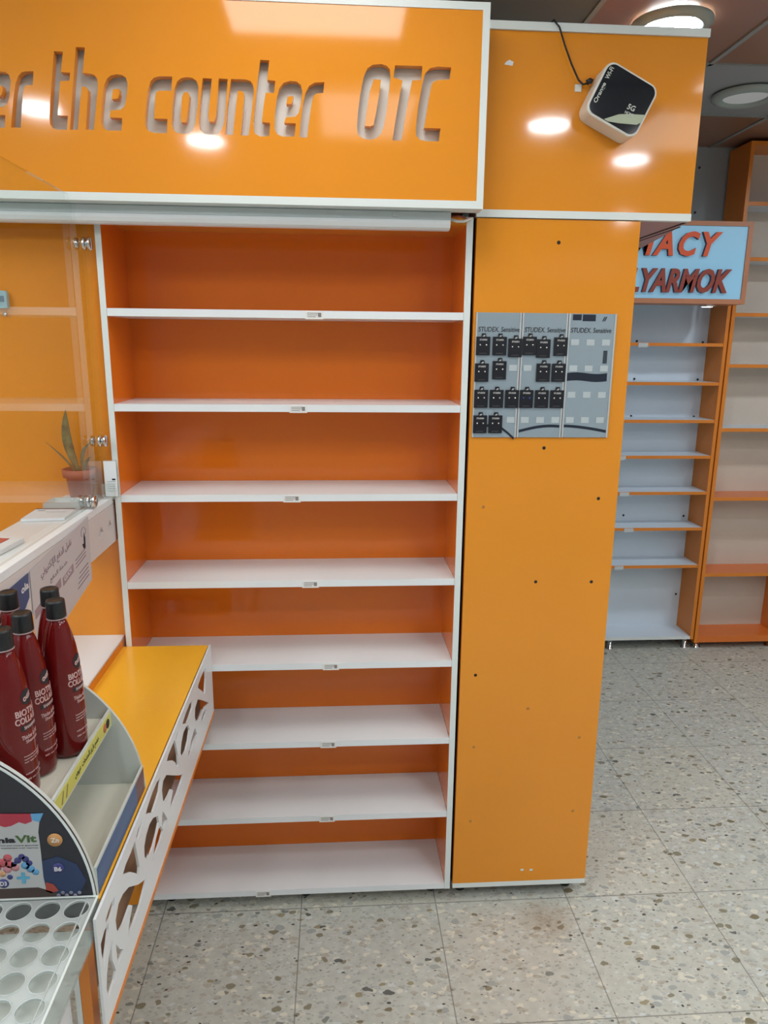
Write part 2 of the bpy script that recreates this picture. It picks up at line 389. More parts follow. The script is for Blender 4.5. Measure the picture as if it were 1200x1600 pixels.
# ------------------------------------------------------------------ pillar
pl = thing('pillar_cabinet', 'tall orange boxed pillar with screw holes right of the shelf unit', 'pillar', (.54, .15, .03))
box('front_board', ORANGE, pl, .3385, 0, .062, .741, .018, 1.924)
box('bottom_edge', WEDGE, pl, .3385, 0, .046, .741, .018, .062)
box('side_board', ORANGE_M, pl, .724, .018, .046, .741, .40, 1.924)
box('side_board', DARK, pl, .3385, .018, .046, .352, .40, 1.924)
for x in (.37, .70):
    MB().lathe([(.018, 0), (.018, .046), (.0001, .046)], (x, .06, .0)).build('foot', BLACK, pl)
HOLE = mat('screw_hole', (.02, .012, .01), .8); HFILL = mat('filled_hole', (.50, .20, .03), .6)
for px, py in [(873, 379), (850, 700), (935, 779), (837, 909), (924, 909), (743, 1055)]:
    c = at(px, py, 'y', 0); MB().lathe([(.0001, -.0006), (.0042, -.0006), (.0048, .0004)], (c.x, 0, c.z), 20, 'y').build('screw_hole', HOLE, pl)
for px, py in [(755, 792), (825, 1107), (905, 1152), (740, 1167), (735, 1283), (895, 1267)]:
    c = at(px, py, 'y', 0); MB().lathe([(.0001, -.0004), (.0042, -.0004), (.0048, .0004)], (c.x, 0, c.z), 20, 'y').build('filled_hole', HFILL, pl)
for px in (816, 830):
    c = at(px, 1359, 'y', 0); MB().box(c.x-.005, -.0006, c.z-.003, c.x+.004, .0004, c.z+.003).build('chip_mark', WEDGE, pl)
# dark upright of the gap
# ------------------------------------------------------------------ header over the pillar
hd = thing('header_box', 'orange bulkhead with white edges above the pillar holding the white wireless box', 'bulkhead', (.6, .25, 1.926))
MB().prism([(.336, 0), (.864, 0), (.864, .55), (.336, .55)], (0, 0, 1.943), (1, 0, 0), (0, 1, 0), (0, 0, 1), .382).build('box_body', ORANGE, hd)
box('bottom_edge', WEDGE, hd, .336, -.004, 1.926, .864, .014, 1.943)
box('top_edge', WEDGE, hd, .336, -.006, 2.325, .8655, .014, 2.342)
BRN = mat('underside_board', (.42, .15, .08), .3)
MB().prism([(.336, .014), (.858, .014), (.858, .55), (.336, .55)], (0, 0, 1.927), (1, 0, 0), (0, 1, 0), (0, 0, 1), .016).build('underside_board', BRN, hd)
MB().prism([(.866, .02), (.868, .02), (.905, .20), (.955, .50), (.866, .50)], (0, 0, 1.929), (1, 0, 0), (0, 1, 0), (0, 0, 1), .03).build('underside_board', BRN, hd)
box('groove', DARK, hd, .8585, .016, 1.9262, .8655, .50, 1.9275); box('groove', DARK, hd, .885, .10, 1.9282, .889, .50, 1.9292)
c = at(795, 98, 'y', 0); MB().prism([(-.010, -.004), (.009, -.006), (.011, .002), (.001, .006), (-.007, .001)], (c.x, 0, c.z), (1, 0, 0), (0, 0, 1), (0, -1, 0), .0006).build('scuff_mark', PAPER, hd)

# ------------------------------------------------------------------ big signboard with cut-out letters
YS = -.09
sg = thing('signboard', 'large orange signboard with cut-out words above the shelves', 'sign', (-.7, 0, 1.926))
def crop1(pts): return [(x/3, y/3) for x, y in pts]
def crop2(pts): return [(400+x/3, y/3) for x, y in pts]
def sh_(pts, dx, dy): return [(x+dx, y+dy) for x, y in pts]
e_out = [(505,612),(484,600),(473,568),(478,480),(488,400),(500,370),(518,354),(545,348),(572,351),(590,365),(598,390),(596,430),(590,475),(582,500),(565,514),(518,518),(514,550),(573,553),(570,612)]
e_in = [(530,418),(558,416),(560,440),(553,462),(524,465)]
r_out = [(97,598),(52,598),(57,530),(64,450),(73,390),(85,357),(100,340),(118,334),(157,333),(154,398),(125,399),(114,408),(108,430),(103,500)]
LET = [crop1(sh_(e_out, -548, -14)), crop1(sh_(e_in, -548, -14)), crop1(r_out),
 crop1([(252,240),(295,242),(285,338),(328,340),(325,378),(282,380),(275,470),(270,540),(318,542),(314,608),(270,608),(245,600),(234,580),(231,545),(235,480),(243,380)]),
 crop1([(355,220),(398,222),(387,342),(420,344),(443,352),(455,370),(459,400),(455,450),(440,608),(402,608),(412,450),(412,420),(403,408),(384,405),(375,480),(365,608),(328,608),(335,500),(345,360)]),
 crop1(e_out), crop1(e_in),
 crop1([(807,358),(803,425),(745,425),(732,432),(728,450),(722,555),(785,557),(782,624),(725,623),(698,615),(684,598),(680,570),(685,500),(694,420),(705,382),(722,364),(745,358)]),
 crop1([(850,366),(875,361),(900,364),(920,378),(930,405),(928,480),(917,575),(905,608),(885,624),(858,628),(828,622),(810,605),(804,575),(808,500),(818,415),(830,382)]),
 crop1([(862,433),(882,432),(888,450),(878,550),(870,573),(850,573),(846,550),(853,455)]),
 crop1([(950,366),(993,368),(985,450),(976,548),(980,568),(1003,570),(1012,545),(1018,470),(1025,368),(1067,370),(1060,470),(1052,570),(1040,608),(1020,627),(990,632),(958,627),(938,608),(932,575),(937,490)]),
 crop1([(1083,370),(1150,372),(1174,380),(1187,400),(1190,430),(1180,520),(1166,635),(1128,635),(1138,520),(1145,440),(1135,427),(1115,425),(1108,480),(1092,633),(1055,632),(1065,500)]),
 crop2([(20,280),(62,282),(52,375),(90,378),(85,435),(45,435),(35,500),(28,572),(66,575),(62,637),(20,640),(-4,628),(-10,610),(-12,570),(-4,480),(8,370)]),
 crop2([(180,640),(125,640),(100,630),(87,605),(88,540),(97,460),(110,412),(130,388),(160,379),(190,382),(210,398),(217,430),(210,490),(200,530),(185,547),(140,550),(132,576),(186,578)]),
 crop2([(148,452),(175,450),(172,470),(166,487),(142,488)]),
 crop2([(320,385),(315,435),(283,438),(270,450),(262,480),(250,560),(240,645),(203,643),(210,570),(220,490),(232,435),(250,402),(275,387)]),
 crop2([(548,303),(588,300),(613,308),(627,325),(631,355),(625,420),(612,520),(600,590),(585,630),(560,650),(530,655),(498,648),(478,630),(473,600),(477,540),(488,450),(505,360),(522,320)]),
 crop2([(552,372),(586,374),(580,430),(565,520),(552,585),(538,592),(510,590),(515,545),(533,430)]),
 crop2([(652,306),(780,309),(775,375),(732,377),(712,480),(682,658),(640,658),(655,560),(687,377),(645,363)]),
 crop2([(850,312),(915,315),(908,372),(850,376),(830,385),(822,400),(808,480),(788,600),(865,602),(858,663),(800,662),(768,655),(751,635),(750,600),(760,510),(778,400),(792,345),(815,320)]),
]
loops = [[(-1.80, 1.9445), (.3185, 1.9445), (.3185, 2.326), (-1.80, 2.326)]]
for L_ in LET:
    loops.append([(lambda p: (p.x, p.z))(at(px, py, 'y', YS)) for px, py in L_])
cutboard(loops, (0, YS, 0), (1, 0, 0), (0, 0, 1), (0, 1, 0), .018).build('letter_board', ORANGE, sg)
box('backing_board', GREYB, sg, -1.80, YS+.026, 1.9445, .3185, YS+.036, 2.326)
box('bottom_trim', WEDGE, sg, -1.80, YS-.002, 1.928, .334, YS+.05, 1.9445)
box('side_trim', WEDGE, sg, .3185, YS-.002, 1.9445, .334, .05, 2.326)
box('top_trim', WEDGE, sg, -1.80, YS-.002, 2.326, .334, YS+.05, 2.341)
box('rear_box', ORANGE_M, sg, -1.80, YS+.041, 1.945, .3180, .20, 2.3255)

# ------------------------------------------------------------------ batten under the sign
bt = thing('light_batten', 'long white unlit light batten fixed under the cut-letter signboard', 'light fitting', (-.75, -.05, 1.885))
box('housing', ALU, bt, -1.80, -.052, 1.908, .268, -.012, 1.9275, bevel=.002)
pf = [(-.060, 1.9075), (-.060, 1.900), (-.055, 1.892), (-.046, 1.888), (-.025, 1.888), (-.018, 1.893), (-.015, 1.9075)]
MB().prism(pf, (-1.80, 0, 0), (0, 1, 0), (0, 0, 1), (1, 0, 0), 2.066).build('diffuser', WHITE, bt)
box('clip', ALU, bt, at(617, 330, 'y', -.05).x-.006, -.056, 1.914, at(617, 330, 'y', -.05).x+.006, -.050, 1.921)
MB().tube([(.266, -.03, 1.916), (.285, -.035, 1.910), (.302, -.03, 1.911), (.318, -.02, 1.918), (.325, .0, 1.922)], .0035).build('cable', PLASTW, bt)
MB().tube([(.266, -.028, 1.921), (.290, -.03, 1.922), (.312, -.022, 1.917), (.320, -.01, 1.922)], .0022).build('cable', mat('red_wire', (.35, .08, .04), .5), bt)

# ------------------------------------------------------------------ wireless box on the header
face = [at(*q, 'y', -.062) for q in ((952, 91), (1032, 136), (992, 221), (914, 172))]
cen = sum(face, Vector())/4
ux = ((face[1]-face[0])+(face[2]-face[3])).normalized(); vz = Vector((0, -1, 0)).cross(ux) * 1
vz = Vector((-ux.z, 0, ux.x)); 
if vz.z < 0: vz = -vz
wv = ((face[1]-face[0]).length+(face[2]-face[3]).length)/4; hv = abs((face[0]-face[3]).dot(vz))/4+abs((face[1]-face[2]).dot(vz))/4
def rrect(w, h, r, n=8):
    pts = []
    for cx_, cy_, a0 in ((w-r, h-r, 0), (-w+r, h-r, 90), (-w+r, -h+r, 180), (w-r, -h+r, 270)):
        for i in range(n+1):
            a = math.radians(a0+90*i/n); pts.append((cx_+r*math.cos(a), cy_+r*math.sin(a)))
    return pts
rt = thing('wireless_box', 'white rounded wireless box with glossy black face stuck tilted on the orange header', 'router', (cen.x, 0, cen.z-hv))
o0 = Vector((cen.x, 0, cen.z))
MB().prism(rrect(wv, hv, .022), o0+Vector((0, -.001, 0)), ux, vz, (0, -1, 0), .059).build('case', PLASTW, rt, .003, 2)
MB().prism(rrect(wv-.005, hv-.005, .018), o0+Vector((0, -.0595, 0)), ux, vz, (0, -1, 0), .0018).build('black_face', mat('gloss_black', (.006, .007, .012), .08), rt)
fo = o0+Vector((0, -.0615, 0))
swp = [(.03, -.038), (.052, -.013), (wv-.006, -.002), (wv-.006, .006), (.045, .003), (.01, -.015), (-.022, -.052), (-.012, -.053)]
MB().prism([(-.018, -hv+.006), (-.008, -hv+.0055), (.02, -.045), (wv-.012, -.030), (wv-.0055, -.022), (wv-.0055, -.004), (.03, -.018), (.008, -.030)], fo, ux, vz, (0, -1, 0), .0005).build('swoosh', mat('swoosh_green', (.42, .46, .33), .4), rt)
lettering('logo', 'Orange', fo-ux*(wv-.021)-vz*(hv-.026)+Vector((0, -.0002, 0)), vz*.045, -ux*.012, mat('logo_grey', (.55, .57, .52), .5), rt, bold=.02)
lettering('logo', 'Wi-Fi', fo-ux*(wv-.019)+vz*(hv-.040), vz*.026, -ux*.010, MATS['logo_grey'], rt, bold=.02)
lettering('lettering', '5G', fo+ux*.018-vz*.012, ux*.018+vz*.002, vz*.012, MATS['logo_grey'], rt, bold=.02)
lettering('lettering', 'HOME', fo+ux*.018-vz*.022, ux*.022+vz*.002, vz*.006, MATS['logo_grey'], rt, bold=.02)
cpx = [at(*q, 'y', -.012) for q in ((866, 33), (874, 42), (883, 72), (893, 100), (904, 125), (911, 132))]
cpx += [at(918, 130, 'y', -.014)]
cw = thing('power_cable', 'thin black power cable hanging over the header edge to the wireless box', 'cable', cpx[-1])
MB().tube([Vector((cpx[0].x-.012, .05, 2.3445))]+[Vector((cpx[0].x, -.010, 2.345))]+cpx[1:], .0021, 8).build('wire', BLACK, cw)
p0 = at(922, 126, 'y', -.016); q0 = p0+ux*.012
MB().tube([cpx[-1]-ux*.002, p0, p0+ux*.006], .006, 10).build('plug', BLACK, cw)
c = at(903, 138, 'y', 0); tag(rebase(MB().box(c.x-.008, -.0024, c.z-.008, c.x+.008, -.0002, c.z+.008).build('adhesive_pad', PLASTW, None, .001)), 'small white adhesive cable pad on the header beside the wireless box', 'adhesive pad')

# ------------------------------------------------------------------ stud-earring card holders on the pillar
SILV = mat('silver_card', (.42, .50, .55), .22, .45); SILV2 = mat('silver_card_edge', (.62, .65, .66), .3, .4)
CARDB = mat('earring_card_black', (.006, .006, .010), .4); STUD = mat('stud_metal', (.75, .75, .72), .25, .6)
STUDB = mat('stud_blue', (.04, .10, .45), .3, .2)
SLOT = mat('slot_pad', (.47, .52, .54), .4)
x0s = [.3445, .4605, .5775]; xe = [.4585, .5755, .6985]
hname = ['left', 'middle', 'right']
for i in range(3):
    xa, xb = x0s[i], xe[i]; z0, z1 = 1.398, 1.706
    h = thing('earring_holder', ['leftmost', 'middle', 'rightmost nearly empty'][i]+' of three silver earring display sheets on the pillar', 'display sheet', ((xa+xb)/2, -.003, z0), 'earring display sheets')
    box('sheet', SILV, h, xa, -.004, z0, xb, -.0005, z1)
    box('sleeve_edge', SILV2, h, xa, -.006, z0, xa+.004, -.004, z1); box('sleeve_edge', SILV2, h, xb-.004, -.006, z0, xb, -.004, z1)
    lettering('heading', 'STUDEX. Sensitive', (xa+.007, -.0042, 1.660), (.103, 0, 0), (0, 0, .012), INK, h, shear=.12, bold=.005)
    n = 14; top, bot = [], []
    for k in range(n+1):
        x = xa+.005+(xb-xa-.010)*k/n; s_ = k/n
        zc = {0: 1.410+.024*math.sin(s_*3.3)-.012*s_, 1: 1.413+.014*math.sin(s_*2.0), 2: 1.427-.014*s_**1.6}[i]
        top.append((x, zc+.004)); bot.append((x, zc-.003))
    MB().prism(bot+top[::-1], (0, -.004, 0), (1, 0, 0), (0, 0, 1), (0, -1, 0), .0005).build('reflection_band', NAVY, h)  # dark reflection in the silver sheet, painted on as a wavy strip
    if i == 2:
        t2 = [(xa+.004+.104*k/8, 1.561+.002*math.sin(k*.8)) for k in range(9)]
        MB().prism([(x, z-.020) for x, z in t2]+t2[::-1], (0, -.004, 0), (1, 0, 0), (0, 0, 1), (0, -1, 0), .0005).build('reflection_band', NAVY, h)  # second dark reflection, painted across the middle of this sheet
        b = MB().box(xa+.010, -.0047, 1.690, xa+.032, -.004, 1.704).box(xa+.035, -.0047, 1.688, xa+.068, -.004, 1.704); b.build('dark_mark', NAVY, h)  # dark reflections along the top edge, drawn as flat navy patches
        lettering('dark_mark', 'II', (xa+.085, -.0042, 1.688), (.012, 0, 0), (0, 0, .011), INK, h, shear=.4, bold=.02)
        for q in range(5): box('barcode_line', NAVY, h, xa+.094+.0022*q, -.0045, 1.585, xa+.0955+.0022*q, -.004, 1.617)
HAS = {(0, 0): (0, 1, 2), (0, 1): (0, 1), (0, 2): (0, 1, 2), (0, 3): (0, 1), (1, 0): (0, 1, 2), (1, 1): (1, 2), (1, 2): (0, 1, 2)}
rows = [1.604, 1.540, 1.474, 1.410]; rname = ['top', 'second', 'third', 'bottom']; cname = ['left', 'middle', 'right']
def earring_card(stud):
    t = bpy.data.objects.new('earring_card', None); COL.objects.link(t); t.empty_display_size = .01
    sh = MB().prism([(-.0175, -.001), (.0175, -.001), (.0175, .044), (.007, .044), (.006, .052), (-.004, .052), (-.005, .044), (-.0175, .044)], (0, 0, 0), (1, 0, 0), (0, 0, 1), (0, -1, 0), .0012).build('card', CARDB, t)
    MB().prism([(-.003, .0440), (.003, .0440), (.005, .0480), (.001, .0480)], (0, -.0012, 0), (1, 0, 0), (0, 0, 1), (0, -1, 0), .0004).build('hook', STUD, t)
    lettering('lettering', 'STUDEX', (-.009, -.00125, .0345), (.019, 0, 0), (0, 0, .004), WINK, t, thick=.0003, bold=.01)
    lettering('lettering', 'sensitive', (-.009, -.00125, .003), (.018, 0, 0), (0, 0, .002), mat('dim_ink', (.16, .15, .17), .6), t, thick=.0003)
    for x in (-.0075, .0080):
        MB().lathe([(.0001, -.0038), (.0015, -.0034), (.0021, -.0022), (.0015, -.0012), (.0008, -.0010)], (x, 0, .024), 14, 'y').build('ear_stud', stud, t)
    return t
protoc = {}
def copy_tree(o, parent=None):
    c_ = o.copy(); COL.objects.link(c_); c_.parent = parent
    for ch in list(o.children): copy_tree(ch, c_)
    return c_
CARD_OFF = {(0,0,0):(0,0),(0,0,1):(.002,.000),(0,0,2):(.002,-.004),(0,1,0):(-.001,-.001),(0,1,1):(.004,.005),(1,0,0):(.001,.001),(1,0,1):(-.003,-.005),(1,0,2):(.001,.0)}
for (i, r), cs in HAS.items():
    for cidx in cs:
        kind = 'blue' if (i, r, cidx) == (1, 2, 0) else 'plain'
        if kind not in protoc: t = protoc[kind] = earring_card(STUDB if kind == 'blue' else STUD)
        else: t = copy_tree(protoc[kind])
        dx, dz = CARD_OFF.get((i, r, cidx), (0, 0))
        t.location = (x0s[i]+.0195+cidx*.0395+dx, -.0068, rows[r]+dz)
        t['label'] = 'black earring card with %s studs, %s row %s slot on the %s silver sheet' % ('blue' if kind == 'blue' else 'silver', rname[r], cname[cidx], hname[i])
        t['category'] = 'earring card'; t['group'] = 'earring cards on the silver sheets'
for i in range(3):
    h = [o for o in bpy.data.objects if o.name.startswith('earring_holder')][i]
    for r in range(4):
        for cidx in range(3):
            if cidx in HAS.get((i, r), ()): continue
            x = x0s[i]+.0195+cidx*.0395; z = rows[r]+.034
            box('card_slot', SLOT, h, x-.010, -.0048, z-.009, x+.010, -.004, z+.006)

# ------------------------------------------------------------------ counter beside the shelves
XA = -.339
ct_ = thing('service_counter', 'low orange-topped counter with pierced white side running out from the shelves', 'counter', (-.46, -.46, .64))
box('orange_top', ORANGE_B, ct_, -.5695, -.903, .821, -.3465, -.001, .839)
box('white_top', WHITE, ct_, -1.75, -.903, .824, -.5700, .0255, .862)
box('edge_strip', ORANGE_M, ct_, -.5695, -.903, .8392, -.5675, -.001, .858)
def pa(x, y): return (120+x/4, 960+y/4)
def pb(x, y): return (x/4.323, 1230+y/4.323)
MOT = [
 # far motif
 (pa, [(805,330),(807,400),(800,503),(785,480),(758,460),(760,440),(775,395),(795,350)]),
 (pa, [(757,530),(790,536),(826,552),(803,575),(785,610),(768,652),(745,668),(738,640),(740,585)]),
 (pa, [(820,572),(803,625),(782,692),(780,650),(792,612)]),
 (pa, [(727,532),(724,580),(705,640),(690,680),(660,686),(680,620),(705,560)]),
 (pa, [(697,690),(706,720),(697,790),(682,850),(660,892),(649,870),(654,800),(668,735),(685,700)]),
 (pa, [(738,708),(753,745),(733,790),(710,880),(692,925),(700,860),(715,790),(728,740)]),
 (pa, [(652,690),(642,740),(625,792),(618,775),(636,722)]),
 # middle motif
 (pa, [(612,780),(620,815),(632,880),(636,940),(630,958),(615,925),(598,912),(562,918),(572,880),(592,830)]),
 (pa, [(560,1003),(600,1006),(640,1006),(668,996),(652,1050),(628,1120),(588,1222),(586,1180),(602,1100),(590,1092),(575,1130),(556,1168),(540,1165),(532,1100),(540,1040)]),
 (pa, [(527,1010),(524,1050),(516,1110),(498,1170),(476,1238),(455,1240),(430,1250),(447,1190),(474,1110),(500,1050)]),
 (pa, [(508,1258),(514,1300),(500,1370),(482,1440),(462,1500),(438,1532),(424,1515),(422,1450),(434,1380),(455,1310),(478,1272)]),
 (pa, [(524,1320),(540,1352),(525,1410),(500,1480),(474,1548),(482,1480),(496,1400),(512,1340)]),
 (pa, [(538,1228),(568,1278),(556,1300),(546,1340),(532,1318),(532,1270)]),
 (pa, [(413,1278),(405,1330),(388,1400),(376,1420),(372,1390),(386,1335)]),
 # near motif
 (pb, [(912,360),(917,400),(930,470),(942,540),(938,600),(915,580),(880,572),(830,590),(850,520),(885,440)]),
 (pb, [(994,612),(975,690),(950,790),(905,920),(864,1014),(872,930),(895,800),(882,795),(862,850),(838,920),(810,972),(790,968),(781,900),(800,790),(830,722),(870,675),(935,657)]),
 (pb, [(776,738),(772,800),(750,880),(722,925),(713,905),(730,840),(755,775)]),
 (pb, [(734,915),(736,960),(725,1060),(712,1160),(703,1213),(686,1120),(681,1060),(705,970)]),
 (pb, [(762,1025),(756,1100),(760,1170),(785,1240),(775,1300),(735,1425),(720,1360),(723,1260),(735,1150),(750,1070)]),
 (pb, [(783,1060),(812,1093),(836,1095),(820,1140),(801,1205),(791,1150)]),
]
loops = [[(-.945, .647), (-.001, .647), (-.001, .841), (-.945, .841)]]
for fn, pts in MOT:
    q = [(lambda p: (min(max(p.y, -.938), -.008), min(max(p.z, .657), .832)))(at(*fn(x, y), 'x', XA)) for x, y in pts]
    loops.append(q)
cutboard(loops, (XA, 0, 0), (0, 1, 0), (0, 0, 1), (-1, 0, 0), .004).build('pierced_apron', WHITE, ct_)
box('apron_edge', ORANGE_M, ct_, XA-.004, -.945, .637, XA+.001, -.001, .647)
box('apron_backing', mat('brown_inner_board', (.36, .20, .11), .6), ct_, -.3850, -.903, .650, -.3750, -.001, .820)
box('end_panel', ORANGE_M, ct_, -.372, -.940, .0, -.3575, -.915, .80)
box('end_panel', WEDGE, ct_, -.380, -.940, .0, -.3725, -.915, .80)

# upper counter
uc = thing('upper_counter', 'narrow raised cream counter top with a diamond-pierced white band under the glass', 'counter', (-.625, -.5, 1.13))
box('top', WHITE, uc, -.690, -1.20, 1.228, -.5665, .0255, 1.245, bevel=.001)
dl = [[(-1.20, 1.130), (.0250, 1.130), (.0250, 1.2275), (-1.20, 1.2275)]]
yy = -.038
while yy > -.14:
    dl.append([(yy+.004, 1.194), (yy-.017, 1.176), (yy-.004, 1.160), (yy+.017, 1.178)]); yy -= .066
cutboard(dl, (-.5665, 0, 0), (0, 1, 0), (0, 0, 1), (-1, 0, 0), .012).build('pierced_band', noisy(mat('warm_white_band', (.66, .60, .58), .4), 4, .02, (.66, .60, .58)), uc)
box('rear_board', ORANGE_M, uc, -.690, -1.20, 1.130, -.678, .0255, 1.2275)
for y_ in (-1.15,):
    box('post', WEDGE, uc, -.66, y_-.02, .863, -.62, y_+.02, 1.2275)

# glass screen
gs = thing('glass_screen', 'upright clear glass screen standing on the raised counter, mirroring the shelves', 'glass screen', (-.585, -.6, 1.2455))
box('pane', GLASS, gs, -.589, -1.20, 1.2465, -.581, .018, 1.940)
for px, py in ((148, 387), (168, 685), (146, 785)):
    c = at(px, py, 'x', -.575); yk = min(c.y, -.004); c.z = max(c.z, 1.2635)
    s_ = MB().lathe([(.0001, 0), (.014, .0005), (.015, .003), (.014, .0055), (.0065, .006), (.0065, .012), (.014, .0125), (.015, .016), (.013, .0185), (.0001, .019)], (-.5805, yk-.02, c.z), 28, 'x')
    s_.lathe([(.0001, 0), (.012, .0005), (.012, .006), (.0001, .007)], (-.597, yk-.02, c.z), 28, 'x')
    s_.build('standoff', CHROME, gs)
# blue clip on the panel at the left
c = at(4, 468, 'y', .02)
bc = thing('wall_clip', 'small light blue plastic clip with a screw on the orange panel at the left edge', 'clip', (c.x, .02, c.z-.02))
MB().prism(rrect(.016, .020, .006), (c.x-.002, .0255, c.z), (1, 0, 0), (0, 0, 1), (0, -1, 0), .016).build('body', mat('pale_blue_plastic', (.30, .55, .62), .3), bc, .002)
box('slot', mat('deep_blue_plastic', (.10, .25, .32), .4), bc, c.x-.010, .0085, c.z-.006, c.x+.008, .0095, c.z+.008)
c2 = at(8, 491, 'y', .02); MB().lathe([(.0001, -.004), (.004, -.003), (.005, .0055)], (c2.x, .020, c2.z), 16, 'y').build('screw', CHROME, bc)

# ------------------------------------------------------------------ potted plant, holders, papers on the raised counter
px_, py_, pz_ = -.634, -.020, 1.246
pt = thing('potted_plant', 'small snake plant in a terracotta pot behind the glass', 'plant', (px_, py_, pz_))
TERRA = noisy(mat('terracotta', (.42, .13, .08), .7), 30, .1, (.42, .13, .08))
MB().lathe([(.0001, 0), (.026, 0), (.033, .055), (.039, .056), (.041, .075), (.037, .075), (.035, .066), (.0001, .066)], (px_, py_, pz_), 36).build('pot', TERRA, pt)
MB().lathe([(.0001, .068), (.0345, .0665)], (px_, py_, pz_), 24).build('soil', mat('soil', (.05, .03, .02), .9), pt)
LEAF = noisy(mat('snake_leaf', (.16, .17, .07), .5), 60, .45, (.16, .17, .07))
def leaf(base_, tip, w, bend, twist=0):
    b0, t0 = Vector(base_), Vector(tip); n = 14; L_ = []; R_ = []; C_ = []
    side_ = Vector((math.cos(twist), math.sin(twist), 0))
    for k in range(n+1):
        s_ = k/n; p = b0.lerp(t0, s_)+Vector(bend)*math.sin(s_*math.pi)
        ww = w*(.45+.55*math.sin(min(1, s_*1.35)*math.pi*.62))*(1-s_**4)
        L_.append(p-side_*ww); R_.append(p+side_*ww); C_.append(p+Vector((0, .35*ww, 0)))
    vs = L_+C_+R_; m_ = n+1; fs = []
    for k in range(n): fs += [(k, k+1, k+1+m_, k+m_), (k+m_, k+1+m_, k+1+2*m_, k+2*m_)]
    b = MB().add(vs, fs, True).build('leaf', LEAF, pt)
    so = b.modifiers.new('t', 'SOLIDIFY'); so.thickness = .0016
zb = pz_+.066
leaf((px_-.002, py_, zb), (px_-.020, py_-.002, zb+.155), .013, (-.012, 0, 0))
leaf((px_-.012, py_, zb), (px_-.075, py_, zb+.075), .004, (.012, 0, -.006))
leaf((px_+.008, py_, zb), (px_+.040, py_-.002, zb+.080), .0055, (-.012, 0, .01))
leaf((px_+.012, py_+.003, zb), (px_+.030, py_, zb+.040), .005, (-.004, 0, .005), .5)
leaf((px_+.0, py_+.008, zb), (px_-.030, py_+.005, zb+.10), .006, (-.008, 0, 0), -.4)
# white card holder
ch = thing('card_holder', 'clear acrylic holder with a white card standing beside the plant pot', 'holder', (-.548, -.03, 1.246))
box('card', PAPER, ch, -.5785, -.0115, 1.249, -.5485, -.010, 1.338)
box('front', ACRYL, ch, -.579, -.034, 1.246, -.5475, -.032, 1.285); box('back', ACRYL, ch, -.579, -.0095, 1.246, -.5475, -.0075, 1.340)
for k in range(5): box('printed_line', mat('grey_ink', (.35, .37, .36), .6), ch, -.572, -.0122, 1.262+.006*k, -.552, -.0116, 1.2632+.006*k)
box('printed_block', INK, ch, -.560, -.0122, 1.290, -.552, -.0116, 1.294)
# acrylic tray and white slips in front of the glass foot
at_ = thing('acrylic_tray', 'small flat clear acrylic tray lying on the raised counter behind the paper slips', 'tray', (-.632, -.10, 1.2455))
t_ = MB(); t_.box(-.678, -.150, 1.2458, -.595, -.085, 1.248).box(-.678, -.150, 1.248, -.675, -.085, 1.262).box(-.598, -.150, 1.248, -.595, -.085, 1.262).box(-.675, -.150, 1.248, -.598, -.147, 1.262).box(-.675, -.088, 1.248, -.598, -.085, 1.262)
t_.build('tray', ACRYL_H, at_)
pc = thing('paper_slips', 'stack of white printed slips on the raised counter in front of the plant', 'papers', (-.63, -.20, 1.2456))
MB().prism([(-.688, -.165), (-.600, -.165), (-.594, -.250), (-.682, -.262)], (0, 0, 1.2458), (1, 0, 0), (0, 1, 0), (0, 0, 1), .006).build('stack', PAPER, pc)
MB().prism([(-.688, -.162), (-.600, -.162), (-.600, -.166), (-.688, -.166)], (0, 0, 1.2520), (1, 0, 0), (0, 1, 0), (0, 0, 1), .0008).build('edge_line', mat('brown_line', (.12, .06, .06), .6), pc)
for k in range(6): box('code_bar', mat('slip_ink', (.20, .22, .28), .6), pc, -.676+.0026*k, -.186, 1.2518, -.6748+.0026*k, -.178, 1.2522)
box('ruled_line', MATS['slip_ink'], pc, -.655, -.196, 1.2518, -.610, -.195, 1.2522)
rp = thing('paper_packet', 'small white packet with red print on the raised counter at the left edge', 'packet', (-.66, -.46, 1.2456))
MB().prism([(-.680, -.41), (-.605, -.43), (-.612, -.52), (-.684, -.50)], (0, 0, 1.2458), (1, 0, 0), (0, 1, 0), (0, 0, 1), .010).build('packet', PAPER, rp, .002)
MB().prism([(-.672, -.43), (-.628, -.44), (-.632, -.485), (-.674, -.475)], (0, 0, 1.2562), (1, 0, 0), (0, 1, 0), (0, 0, 1), .0006).build('red_print', mat('red_print', (.55, .10, .08), .5), rp)
# poster hanging on the face of the raised counter
XP = -.5655
ps = thing('payment_poster', 'white printed poster with Arabic heading hung on the raised counter side', 'poster', (XP, -.35, 1.035))
MB().prism([(-.515, 1.214), (-.190, 1.240), (-.199, 1.093), (-.520, 1.035)][::-1], (XP, 0, 0), (0, 1, 0), (0, 0, 1), (1, 0, 0), .0012).build('sheet', mat('poster_paper', (.56, .51, .52), .5), ps)
PV = mat('poster_violet', (.20, .12, .15), .6)
xp = XP+.0013
lettering('heading', arabic('نقبل الدفع الإلكتروني'), (xp, -.470, 1.180), (0, .165, .018), (0, 0, .022), PV, ps, thick=.0003, bold=.004)
lettering('subheading', arabic('خدمة الدفع'), (xp, -.430, 1.160), (0, .095, .010), (0, 0, .014), PV, ps, thick=.0003)
for a, b_, z_ in ((-.512, -.450, 1.118), (-.440, -.378, 1.126), (-.368, -.305, 1.134)):
    MB().prism([(a, z_), (b_, z_+.012), (b_, z_+.030), (a, z_+.018)], (xp, 0, 0), (0, 1, 0), (0, 0, 1), (1, 0, 0), .0003).build('button_box', mat('poster_button', (.33, .23, .26), .6), ps)
